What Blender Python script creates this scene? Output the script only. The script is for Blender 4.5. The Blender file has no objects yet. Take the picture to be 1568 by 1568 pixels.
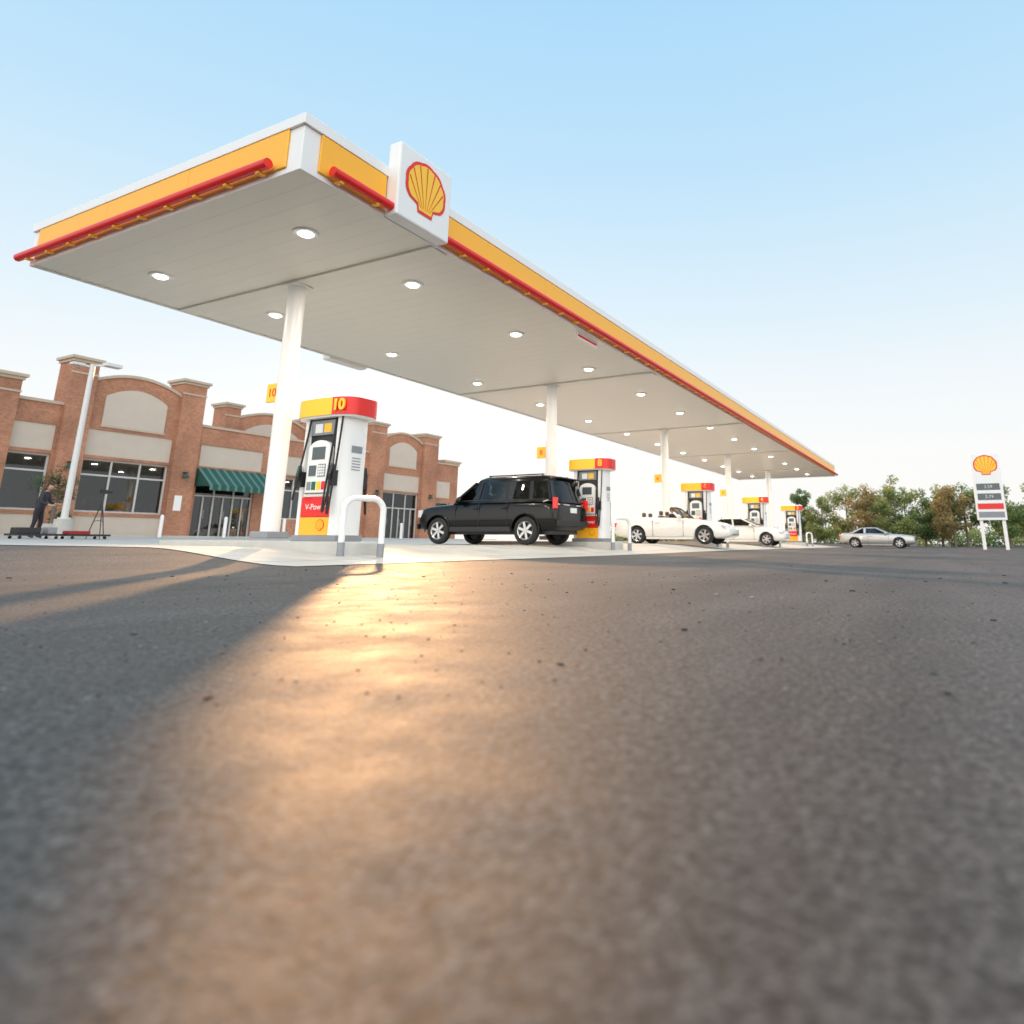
import bpy, bmesh, math, random
from mathutils import Vector, Matrix, Euler
random.seed(7)
sc=bpy.context.scene
R=math.radians
# ------------------------------------------------------------------ helpers
def ss(a,b,x):
    t=max(0,min(1,(x-a)/(b-a))); return t*t*(3-2*t)
def gz(x,y):
    return 0.2*ss(7.3,10.5,y)+0.13*ss(15,30,y)+0.06*ss(12,28,x)*ss(3,9,y)
def nt(m):
    m.use_nodes=True; t=m.node_tree; return t,t.nodes,t.links,t.nodes['Principled BSDF']
def mat(name,col,rough=0.5,metal=0.0,spec=0.5,var=0.0,vscale=4.0,bump=0.0,bscale=40.0,coat=0.0,emis=None,es=0):
    m=bpy.data.materials.new(name); t,n,l,b=nt(m)
    b.inputs['Base Color'].default_value=(*col,1); b.inputs['Roughness'].default_value=rough
    b.inputs['Metallic'].default_value=metal; b.inputs['Specular IOR Level'].default_value=spec
    b.inputs['Coat Weight'].default_value=coat; b.inputs['Coat Roughness'].default_value=0.04
    if emis: b.inputs['Emission Color'].default_value=(*emis,1); b.inputs['Emission Strength'].default_value=es
    tc=n.new('ShaderNodeTexCoord')
    if var>0:
        no=n.new('ShaderNodeTexNoise'); no.inputs['Scale'].default_value=vscale; no.inputs['Detail'].default_value=6
        l.new(tc.outputs['Object'],no.inputs['Vector'])
        mx=n.new('ShaderNodeMix'); mx.data_type='RGBA'
        mx.inputs[6].default_value=(*[c*(1-var) for c in col],1); mx.inputs[7].default_value=(*[min(1,c*(1+var)) for c in col],1)
        l.new(no.outputs['Fac'],mx.inputs[0]); l.new(mx.outputs[2],b.inputs['Base Color'])
    if bump>0:
        no2=n.new('ShaderNodeTexNoise'); no2.inputs['Scale'].default_value=bscale; no2.inputs['Detail'].default_value=4
        l.new(tc.outputs['Object'],no2.inputs['Vector'])
        bp=n.new('ShaderNodeBump'); bp.inputs['Strength'].default_value=bump; bp.inputs['Distance'].default_value=0.02
        l.new(no2.outputs['Fac'],bp.inputs['Height']); l.new(bp.outputs['Normal'],b.inputs['Normal'])
    return m
def empty(name,loc=(0,0,0),rz=0):
    o=bpy.data.objects.new(name,None); sc.collection.objects.link(o); o.location=loc; o.rotation_euler=(0,0,rz); o.empty_display_size=0.3; return o
class MB:
    def __init__(s): s.v=[]; s.f=[]; s.mi=[]; s.mats=[]
    def m(s,mt):
        if mt not in s.mats: s.mats.append(mt)
        return s.mats.index(mt)
    def poly(s,pts,mt):
        k=len(s.v); s.v+= [tuple(p) for p in pts]; s.f.append(list(range(k,k+len(pts)))); s.mi.append(s.m(mt))
    def box(s,x0,x1,y0,y1,z0,z1,mt):
        k=len(s.v); s.v+=[(x0,y0,z0),(x1,y0,z0),(x1,y1,z0),(x0,y1,z0),(x0,y0,z1),(x1,y0,z1),(x1,y1,z1),(x0,y1,z1)]
        for q in [(0,3,2,1),(4,5,6,7),(0,1,5,4),(1,2,6,5),(2,3,7,6),(3,0,4,7)]: s.f.append([k+i for i in q]); s.mi.append(s.m(mt))
    def prism(s,pts,vec,mt):
        n=len(pts); k=len(s.v); vec=Vector(vec)
        s.v+=[tuple(p) for p in pts]; s.v+=[tuple(Vector(p)+vec) for p in pts]; i0=s.m(mt)
        s.f.append([k+i for i in range(n)]); s.f.append([k+n+i for i in reversed(range(n))]); s.mi+=[i0,i0]
        for i in range(n): j=(i+1)%n; s.f.append([k+i,k+n+i,k+n+j,k+j]); s.mi.append(i0)
    def tube(s,p0,p1,r0,r1,mt,n=12,cap=True):
        p0=Vector(p0);p1=Vector(p1);d=(p1-p0).normalized(); a=d.orthogonal().normalized(); b=d.cross(a); k=len(s.v); i0=s.m(mt)
        for p,r in((p0,r0),(p1,r1)):
            for i in range(n):
                t=2*math.pi*i/n; s.v.append(tuple(p+a*math.cos(t)*r+b*math.sin(t)*r))
        for i in range(n): j=(i+1)%n; s.f.append([k+i,k+j,k+n+j,k+n+i]); s.mi.append(i0)
        if cap: s.f.append([k+i for i in reversed(range(n))]); s.f.append([k+n+i for i in range(n)]); s.mi+=[i0,i0]
    def path(s,pts,r,mt,n=10):
        for i in range(len(pts)-1): s.tube(pts[i],pts[i+1],r,r,mt,n)
    def loft(s,rings,mts,cap=True):
        k=len(s.v); n=len(rings[0])
        for r in rings: s.v+=[tuple(p) for p in r]
        for a in range(len(rings)-1):
            for i in range(n):
                j=(i+1)%n; s.f.append([k+a*n+i,k+a*n+j,k+(a+1)*n+j,k+(a+1)*n+i]); mt=mts(a,i) if callable(mts) else mts; s.mi.append(s.m(mt))
        mt=mts(0,0) if callable(mts) else mts
        if cap: s.f.append([k+i for i in reversed(range(n))]); s.f.append([k+(len(rings)-1)*n+i for i in range(n)]); s.mi+=[s.m(mt)]*2
    def build(s,name,parent=None,smooth=False,bevel=0,subsurf=0,fixn=True,auto=None):
        me=bpy.data.meshes.new(name); me.from_pydata(s.v,[],s.f); 
        for m_ in s.mats: me.materials.append(m_)
        me.polygons.foreach_set('material_index',s.mi)
        if fixn:
            bm=bmesh.new(); bm.from_mesh(me); bmesh.ops.recalc_face_normals(bm,faces=bm.faces); bm.to_mesh(me); bm.free()
        if smooth: me.polygons.foreach_set('use_smooth',[True]*len(me.polygons))
        me.update(); o=bpy.data.objects.new(name,me); sc.collection.objects.link(o)
        if parent: o.parent=parent
        if bevel: 
            b=o.modifiers.new('bevel','BEVEL'); b.width=bevel; b.segments=2; b.limit_method='ANGLE'; b.angle_limit=R(35)
        if subsurf:
            b=o.modifiers.new('sub','SUBSURF'); b.levels=subsurf; b.render_levels=subsurf
        if auto: smooth_angle(me,auto)
        return o
def smooth_angle(me,ang):
    bm=bmesh.new(); bm.from_mesh(me)
    for f in bm.faces: f.smooth=True
    for e in bm.edges:
        if len(e.link_faces)==2: e.smooth=(e.calc_face_angle(0)<R(ang))
        else: e.smooth=True
    bm.to_mesh(me); bm.free()
def text(s,name,size,mt,loc,face,parent,ext=0.002,bold=0.0,rz=0):
    c=bpy.data.curves.new(name,'FONT'); c.body=s; c.size=size; c.extrude=ext; c.offset=bold; c.align_x='CENTER'; c.align_y='CENTER'; c.materials.append(mt)
    o=bpy.data.objects.new(name,c); sc.collection.objects.link(o)
    if face=='-x': M=Matrix(((0,0,-1),(-1,0,0),(0,1,0)))
    elif face=='-y': M=Matrix(((1,0,0),(0,0,-1),(0,1,0)))
    else: M=Matrix(((0,0,1),(1,0,0),(0,1,0)))
    if parent: o.parent=parent
    o.matrix_basis=Matrix.Translation(loc)@Matrix.Rotation(rz,4,'Z')@M.to_4x4()
    return o
# ------------------------------------------------------------------ materials
M_white=mat('white_paint',(0.86,0.85,0.83),0.35,var=0.03,vscale=2)
M_ceil=bpy.data.materials.new('canopy_ceiling_metal'); t,n,l,b=nt(M_ceil)
b.inputs['Roughness'].default_value=0.34
tc=n.new('ShaderNodeTexCoord'); w=n.new('ShaderNodeTexWave'); w.wave_type='BANDS'; w.bands_direction='X'; w.wave_profile='SAW'; w.inputs['Scale'].default_value=0.8
l.new(tc.outputs['Object'],w.inputs['Vector']); cr=n.new('ShaderNodeValToRGB'); cr.color_ramp.elements[0].position=0.0; cr.color_ramp.elements[0].color=(0,0,0,1); cr.color_ramp.elements[1].position=0.045; cr.color_ramp.elements[1].color=(1,1,1,1)
l.new(w.outputs['Fac'],cr.inputs['Fac']); bp=n.new('ShaderNodeBump'); bp.inputs['Strength'].default_value=0.3; bp.inputs['Distance'].default_value=0.008
no=n.new('ShaderNodeTexNoise'); no.inputs['Scale'].default_value=0.5; no.inputs['Detail'].default_value=3; l.new(tc.outputs['Object'],no.inputs['Vector'])
bp0=n.new('ShaderNodeBump'); bp0.inputs['Strength'].default_value=0.35; bp0.inputs['Distance'].default_value=0.07; l.new(no.outputs['Fac'],bp0.inputs['Height'])
l.new(cr.outputs['Color'],bp.inputs['Height']); l.new(bp0.outputs['Normal'],bp.inputs['Normal']); l.new(bp.outputs['Normal'],b.inputs['Normal'])
mx=n.new('ShaderNodeMix'); mx.data_type='RGBA'; mx.inputs[6].default_value=(0.68,0.65,0.57,1); mx.inputs[7].default_value=(0.86,0.82,0.73,1); l.new(cr.outputs['Color'],mx.inputs[0]); l.new(mx.outputs[2],b.inputs['Base Color'])
M_beam=mat('canopy_beam_paint',(0.84,0.80,0.71),0.4)
M_yel=mat('yellow_paint',(1.0,0.48,0.02),0.4,coat=0.1)
M_yel2=mat('bright_yellow_paint',(1.0,0.58,0.02),0.35,coat=0.1)
M_red=mat('red_paint',(0.80,0.014,0.010),0.35,coat=0.1)
M_gray=mat('gray_metal',(0.26,0.27,0.29),0.45,var=0.1)
M_dark=mat('dark_plastic',(0.02,0.02,0.022),0.4)
M_rub=mat('black_rubber',(0.015,0.015,0.015),0.65,bump=0.1)
M_lamp=mat('lamp_lens',(1,1,1),0.3,emis=(1,0.95,0.86),es=7)
M_screen=mat('display_glass',(0.08,0.1,0.11),0.1)
M_green=mat('green_plastic',(0.01,0.12,0.06),0.4)
M_galv=mat('pole_paint',(0.66,0.66,0.64),0.4,var=0.06)
M_beige=mat('stucco_panel',(0.56,0.48,0.40),0.85,var=0.08,vscale=2,bump=0.3,bscale=60)
M_cap=mat('stone_cornice',(0.50,0.40,0.31),0.8,var=0.1)
M_frame=mat('window_frame',(0.55,0.53,0.50),0.4)
M_awn=mat('awning_green',(0.015,0.085,0.065),0.7); M_awn2=mat('awning_teal_light',(0.09,0.20,0.17),0.7)
M_roof=mat('roof_gravel',(0.3,0.28,0.25),0.9)
def brickmat():
    m=bpy.data.materials.new('brick'); t,n,l,b=nt(m); tc=n.new('ShaderNodeTexCoord'); sp=n.new('ShaderNodeSeparateXYZ'); l.new(tc.outputs['Object'],sp.inputs[0])
    ad=n.new('ShaderNodeMath'); ad.operation='ADD'; l.new(sp.outputs['X'],ad.inputs[0]); l.new(sp.outputs['Y'],ad.inputs[1])
    cb=n.new('ShaderNodeCombineXYZ'); l.new(ad.outputs[0],cb.inputs['X']); l.new(sp.outputs['Z'],cb.inputs['Y'])
    br=n.new('ShaderNodeTexBrick'); br.inputs['Scale'].default_value=4.2; br.inputs['Color1'].default_value=(0.46,0.20,0.11,1); br.inputs['Color2'].default_value=(0.34,0.14,0.075,1); br.inputs['Mortar'].default_value=(0.45,0.34,0.26,1)
    br.inputs['Mortar Size'].default_value=0.014; br.inputs['Row Height'].default_value=0.3
    l.new(cb.outputs[0],br.inputs['Vector']); 
    no=n.new('ShaderNodeTexNoise'); no.inputs['Scale'].default_value=0.7; no.inputs['Detail'].default_value=6; l.new(tc.outputs['Object'],no.inputs['Vector'])
    mr=n.new('ShaderNodeMapRange'); mr.inputs[1].default_value=0.3; mr.inputs[2].default_value=0.7; mr.inputs[3].default_value=0.78; mr.inputs[4].default_value=1.2; l.new(no.outputs['Fac'],mr.inputs[0])
    mu=n.new('ShaderNodeVectorMath'); mu.operation='SCALE'; l.new(br.outputs['Color'],mu.inputs[0]); l.new(mr.outputs[0],mu.inputs['Scale']); l.new(mu.outputs[0],b.inputs['Base Color'])
    b.inputs['Roughness'].default_value=0.85; return m
M_brick=brickmat()
def glassmat(name,tint,fac):
    m=bpy.data.materials.new(name); t,n,l,b=nt(m); n.remove(b); out=n['Material Output']
    tr=n.new('ShaderNodeBsdfTransparent'); tr.inputs[0].default_value=(*tint,1); gl=n.new('ShaderNodeBsdfGlossy'); gl.inputs['Roughness'].default_value=0.02; gl.inputs['Color'].default_value=(0.9,0.95,1,1)
    fr=n.new('ShaderNodeFresnel'); fr.inputs[0].default_value=1.5; ad=n.new('ShaderNodeMath'); ad.operation='ADD'; ad.use_clamp=True; ad.inputs[1].default_value=fac; l.new(fr.outputs[0],ad.inputs[0])
    ms=n.new('ShaderNodeMixShader'); l.new(ad.outputs[0],ms.inputs[0]); l.new(tr.outputs[0],ms.inputs[1]); l.new(gl.outputs[0],ms.inputs[2]); l.new(ms.outputs[0],out.inputs[0]); return m
M_wglass=glassmat('store_glass',(0.45,0.48,0.46),0.03)
M_cglass=glassmat('car_glass',(0.12,0.13,0.125),0.0)
def asphalt():
    m=bpy.data.materials.new('asphalt'); t,n,l,b=nt(m); tc=n.new('ShaderNodeTexCoord')
    def noise(sc_,d=5,r=0.6,vec=None):
        x=n.new('ShaderNodeTexNoise'); x.inputs['Scale'].default_value=sc_; x.inputs['Detail'].default_value=d; x.inputs['Roughness'].default_value=r; l.new(vec or tc.outputs['Object'],x.inputs['Vector']); return x
    def mrange(src,a,b_,c,d):
        x=n.new('ShaderNodeMapRange'); x.inputs[1].default_value=a; x.inputs[2].default_value=b_; x.inputs[3].default_value=c; x.inputs[4].default_value=d; l.new(src,x.inputs[0]); return x.outputs[0]
    def mul(a,b_):
        x=n.new('ShaderNodeMath'); x.operation='MULTIPLY'; l.new(a,x.inputs[0]); l.new(b_,x.inputs[1]); return x.outputs[0]
    a=noise(0.35,6); f=noise(42,5,0.8); g=noise(200,3,.75); st=noise(3,7,.65)
    mp=n.new('ShaderNodeMapping'); mp.inputs['Rotation'].default_value=(0,0,R(-12)); mp.inputs['Scale'].default_value=(0.12,1.1,1); l.new(tc.outputs['Object'],mp.inputs[0]); sk=noise(1.0,6,.6,mp.outputs[0])
    r1=n.new('ShaderNodeValToRGB'); e=r1.color_ramp.elements; e[0].position=0.36; e[0].color=(0.040,0.037,0.036,1); e[1].position=0.66; e[1].color=(0.225,0.205,0.188,1); l.new(f.outputs['Fac'],r1.inputs[0])
    vo=n.new('ShaderNodeTexVoronoi'); vo.inputs['Scale'].default_value=95; l.new(tc.outputs['Object'],vo.inputs['Vector'])
    k=mul(mul(mrange(a.outputs['Fac'],.3,.7,.76,1.2),mrange(st.outputs['Fac'],.35,.65,.84,1.14)),mul(mrange(sk.outputs['Fac'],.35,.65,.76,1.18),mrange(vo.outputs['Distance'],0,.6,1.4,.6)))
    mu=n.new('ShaderNodeVectorMath'); mu.operation='SCALE'; l.new(r1.outputs[0],mu.inputs[0]); l.new(k,mu.inputs['Scale']); l.new(mu.outputs[0],b.inputs['Base Color'])
    bp=n.new('ShaderNodeBump'); bp.inputs['Strength'].default_value=0.4; bp.inputs['Distance'].default_value=0.003; l.new(g.outputs['Fac'],bp.inputs['Height'])
    bp2=n.new('ShaderNodeBump'); bp2.inputs['Strength'].default_value=0.28; bp2.inputs['Distance'].default_value=0.003; l.new(vo.outputs['Distance'],bp2.inputs['Height']); bp2.invert=True; l.new(bp.outputs['Normal'],bp2.inputs['Normal'])
    l.new(bp2.outputs['Normal'],b.inputs['Normal'])
    l.new(mrange(st.outputs['Fac'],.35,.65,.62,.76),b.inputs['Roughness']); b.inputs['Specular IOR Level'].default_value=0.22; b.inputs['Specular Tint'].default_value=(1,.92,.82,1)
    return m
M_asph=asphalt()
def concrete():
    m=bpy.data.materials.new('concrete'); t,n,l,b=nt(m); tc=n.new('ShaderNodeTexCoord')
    mp=n.new('ShaderNodeMapping'); mp.inputs['Location'].default_value=(-0.3,-0.1,0); l.new(tc.outputs['Object'],mp.inputs[0])
    br=n.new('ShaderNodeTexBrick'); br.offset=0; br.inputs['Scale'].default_value=1; br.inputs['Brick Width'].default_value=4; br.inputs['Row Height'].default_value=4; br.inputs['Mortar Size'].default_value=0.012
    br.inputs['Color1'].default_value=(0.56,0.53,0.48,1); br.inputs['Color2'].default_value=(0.50,0.475,0.43,1); br.inputs['Mortar'].default_value=(0.16,0.15,0.14,1); l.new(mp.outputs[0],br.inputs['Vector'])
    no=n.new('ShaderNodeTexNoise'); no.inputs['Scale'].default_value=1.3; no.inputs['Detail'].default_value=8; l.new(tc.outputs['Object'],no.inputs['Vector'])
    mr=n.new('ShaderNodeMapRange'); mr.inputs[1].default_value=0.3; mr.inputs[2].default_value=0.7; mr.inputs[3].default_value=0.82; mr.inputs[4].default_value=1.08; l.new(no.outputs['Fac'],mr.inputs[0])
    mu=n.new('ShaderNodeVectorMath'); mu.operation='SCALE'; l.new(br.outputs['Color'],mu.inputs[0]); l.new(mr.outputs[0],mu.inputs['Scale']); l.new(mu.outputs[0],b.inputs['Base Color']); b.inputs['Roughness'].default_value=0.6; b.inputs['Specular IOR Level'].default_value=0.3
    return m
M_conc=concrete()
M_curb=mat('curb_concrete',(0.5,0.48,0.44),0.7,var=0.12,vscale=5)
# ------------------------------------------------------------------ ground
def sheet(name,xs,ys,dz,mt):
    me=bpy.data.meshes.new(name); v=[(x,y,gz(x,y)+dz) for y in ys for x in xs]; nx=len(xs)
    f=[(j*nx+i,j*nx+i+1,(j+1)*nx+i+1,(j+1)*nx+i) for j in range(len(ys)-1) for i in range(nx-1)]
    me.from_pydata(v,[],f); me.materials.append(mt); me.polygons.foreach_set('use_smooth',[True]*len(f)); o=bpy.data.objects.new(name,me); sc.collection.objects.link(o); return o
XS=[-600,-200,-60,-20,-8,-3,0,3,6,9,12]+[12+2*i for i in range(1,9)]+[33,40,48,56,70,100,200,600]
YS=[-600,-200,-60,-20,-8,-3,0,3,5,6,7.2,7.6]+[8+0.4*i for i in range(0,8)]+[12,14,15]+[16.5+1.5*i for i in range(10)]+[30.8,34,50,100,250,600]
YS=sorted(set(YS)); sheet('ground',XS,YS,0,M_asph)
sheet('concrete_pavement',[x for x in XS if 6<=x<=56],[y for y in YS if 7.2<=y<=30.8],0.008,M_conc)
sw=MB(); sw.box(-5,44,30.8,32.0,0.2,0.33+0.13,M_curb); sw.build('sidewalk',bevel=0.02)
# ------------------------------------------------------------------ logo
def pecten(mb,cx,cz,y,size,axis='-y'):
    def P(a,bb,o):
        if axis=='-y': return (cx+a,y-o,cz+bb)
        return (y-o,cx-a,cz+bb)
    def outline(k):
        pts=[]; N=7
        for i in range(N*6+1):
            t=R(-38)+ (R(218)-R(-38))*i/(N*6)
            r=0.46*(1+0.035*abs(math.sin(math.pi*i/6)))*k
            pts.append((math.cos(t)*r*1.06,0.04+math.sin(t)*r))
        pts+=[(-0.20*k,-0.30*k),(-0.17*k,-0.43*k),(0.17*k,-0.43*k),(0.20*k,-0.30*k)]
        return pts
    for k,mt,o in((1.0,M_red,0.006),(0.88,M_yel2,0.010)):
        c=P(0,-0.0,o); ol=outline(k)
        for i in range(len(ol)):
            a=ol[i]; b_=ol[(i+1)%len(ol)]
            mb.poly([c,P(a[0]*size,a[1]*size,o),P(b_[0]*size,b_[1]*size,o)],mt)
    for i in range(-3,4):
        t=R(90+i*26); L=0.40; x1=math.cos(t)*L*1.05; z1=0.05+math.sin(t)*L; x0=-i*0.035; z0=-0.33
        dx,dz=x1-x0,z1-z0; q=math.hypot(dx,dz); nx,nz=-dz/q,dx/q
        mb.poly([P((x0-nx*.004)*size,(z0-nz*.004)*size,.013),P((x0+nx*.004)*size,(z0+nz*.004)*size,.013),P((x1+nx*.013)*size,(z1+nz*.013)*size,.013),P((x1-nx*.013)*size,(z1-nz*.013)*size,.013)],M_red)
# ------------------------------------------------------------------ canopy
CX,CY,W,L=5.496,7.351,7.397,49.6; ZC=5.33; HF=0.80; PX=[CX+3.04+10.105*i for i in range(5)]
can=empty('gas_station_canopy')
mb=MB()
mb.box(CX+.02,CX+L-.02,CY+.02,CY+W-.02,ZC,ZC+.05,M_ceil); mb.build('ceiling',can)
mb=MB()
for x in PX: mb.box(x-.2,x+.2,CY+.06,CY+W-.06,ZC-.05,ZC-.003,M_beam)
mb.box(CX+.03,CX+L-.03,CY+.03,CY+.055,ZC-.03,ZC-.002,M_white); mb.box(CX+.03,CX+L-.03,CY+W-.055,CY+W-.03,ZC-.03,ZC-.002,M_white)
mb.build('beams',can,bevel=.01)
mb=MB(); x0,x1,y0,y1=CX,CX+L,CY,CY+W
mb.box(x0,x1,y0-.0,y0+.02,ZC-.04,ZC+HF,M_white); mb.box(x0,x1,y1-.02,y1,ZC-.04,ZC+HF,M_white)
mb.box(x0,x0+.02,y0+.02,y1-.02,ZC-.04,ZC+HF,M_white); mb.box(x1-.02,x1,y0+.02,y1-.02,ZC-.04,ZC+HF,M_white)
mb.box(x0+.02,x1-.02,y0+.02,y1-.02,ZC+HF-.2,ZC+HF-.15,M_roof)
for a in ((x0-.045,x1+.045,y0-.045,y0-.002),(x0-.045,x1+.045,y1+.002,y1+.045),(x0-.045,x0-.002,y0-.002,y1+.002),(x1+.002,x1+.045,y0-.002,y1+.002)):
    mb.box(*a,ZC+HF-.15,ZC+HF+.02,M_white)
mb.build('fascia',can,bevel=.01)
mb=MB(); sgx0,sgx1=CX+1.6,CX+2.88
zt,zb_=ZC+HF-.155,ZC+.05
def ypanel(xa,xb): mb.box(xa,xb,y0-.035,y0-.003,zb_,zt,M_yel)
ypanel(x0+.28,sgx0-.02)
xx=sgx1+.02
while xx<x1-.5:
    xe=min(xx+3.6,x1-.28); ypanel(xx,xe-.006); xx=xe
yy=y0+.28
while yy<y1-.5: ye=min(yy+2.3,y1-.12); mb.box(x0-.035,x0-.003,yy,ye-.006,zb_,zt,M_yel); yy=ye+.001
mb.box(x0+.2,x1-.2,y1+.003,y1+.035,zb_,zt,M_yel); mb.box(x1+.003,x1+.035,y0+.2,y1-.2,zb_,zt,M_yel)
mb.build('yellow_panels',can,bevel=.012)
mb=MB(); rt=.074; off=.15; zt_=ZC+.10
mb.tube((x0+.42,y0-off,zt_),(sgx0-.01,y0-off,zt_),rt,rt,M_red,20); mb.tube((sgx1+.01,y0-off,zt_),(x1+.1,y0-off,zt_),rt,rt,M_red,20)
mb.tube((x0-off,y0+.48,zt_),(x0-off,y1+.12,zt_),rt,rt,M_red,20)
mb.build('red_bumper_tube',can,auto=40)
mb=MB()
x=x0+.6
while x<x1:
    if not(sgx0-.1<x<sgx1+.1): mb.box(x-.035,x+.035,y0-off-.01,y0-.04,zt_-.1,zt_-.062,M_yel)
    x+=.72
y=y0+.7
while y<y1: mb.box(x0-off-.01,x0-.04,y-.035,y+.035,zt_-.1,zt_-.062,M_yel); y+=.72
mb.build('tube_brackets',can)
mb=MB(); mb.box(sgx0,sgx1,y0-.26,y0+.0-.002,ZC-.04,ZC+1.25,M_white)
mb.build('logo_sign_box',can,bevel=.03)
mb=MB(); pecten(mb,(sgx0+sgx1)/2,ZC+.62,y0-.262,1.0); mb.build('shell_emblem',can,fixn=False)
mb=MB(); mb.box(CX+7.2,CX+8.6,y1+.002,y1+.3,ZC-.09,ZC+1.2,M_white); mb.build('rear_logo_sign_box',can,bevel=.03)
mb=MB(); mb.box(CX+8.25,CX+9.35,CY+.12,CY+.15,ZC-.20,ZC-.035,M_white); mb.box(CX+8.3,CX+9.3,CY+.115,CY+.118,ZC-.15,ZC-.09,M_red); mb.build('clearance_banner',can)
mb=MB(); mf=MB(); LX=[1.48,4.1]+[7.85+3.93*i for i in range(11)]
for li,lx in enumerate(LX):
    if lx>L-.8: continue
    for ly in (1.63,5.72):
        X,Y=CX+lx,CY+ly
        mf.tube((X,Y,ZC-.03),(X,Y,ZC-.002),.2,.22,M_white,24)
        mb.tube((X,Y,ZC-.055),(X,Y,ZC-.032),.10,.13,M_lamp,20)
        ld=bpy.data.lights.new('canopy_light','AREA'); ld.size=.3; ld.energy=66; ld.color=(1,.92,.80); lo=bpy.data.objects.new('canopy_light',ld); sc.collection.objects.link(lo); lo.location=(X,Y,ZC-.07); lo.parent=can
mf.build('lamp_housings',can,auto=40); mb.build('lamp_lenses',can,auto=40)
mb=MB()
for x in PX:
    g=gz(x,11.05)+.15; Y=CY+W/2
    mb.tube((x,Y,g+.02),(x,Y,ZC-.04),.17,.17,M_white,32); 
mb.build('columns',can,auto=40)
mb=MB()
for x in PX:
    g=gz(x,11.05)+.15; Y=CY+W/2
    mb.box(x-.24,x+.24,Y-.24,Y+.24,g,g+.12,M_gray); mb.box(x-.22,x+.22,Y-.22,Y+.22,ZC-.08,ZC-.052,M_white)
mb.build('column_bases',can,bevel=.02)
NUM=['10','8','6','4','2']
for i,x in enumerate(PX):
    fl=empty('pump_number_sign' ); Y=CY+W/2
    mb=MB(); mb.box(x-.03,x+.03,Y+.19,Y+.52,2.93,3.3,M_yel2); mb.box(x-.01,x+.01,Y+.15,Y+.189,3.0,3.04,M_gray); mb.box(x-.01,x+.01,Y+.15,Y+.189,3.18,3.22,M_gray); mb.build('plate',fl,bevel=.01)
    text(NUM[i],'number',.24,M_red,(x-.035,Y+.355,3.11),'-x',fl)
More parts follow.
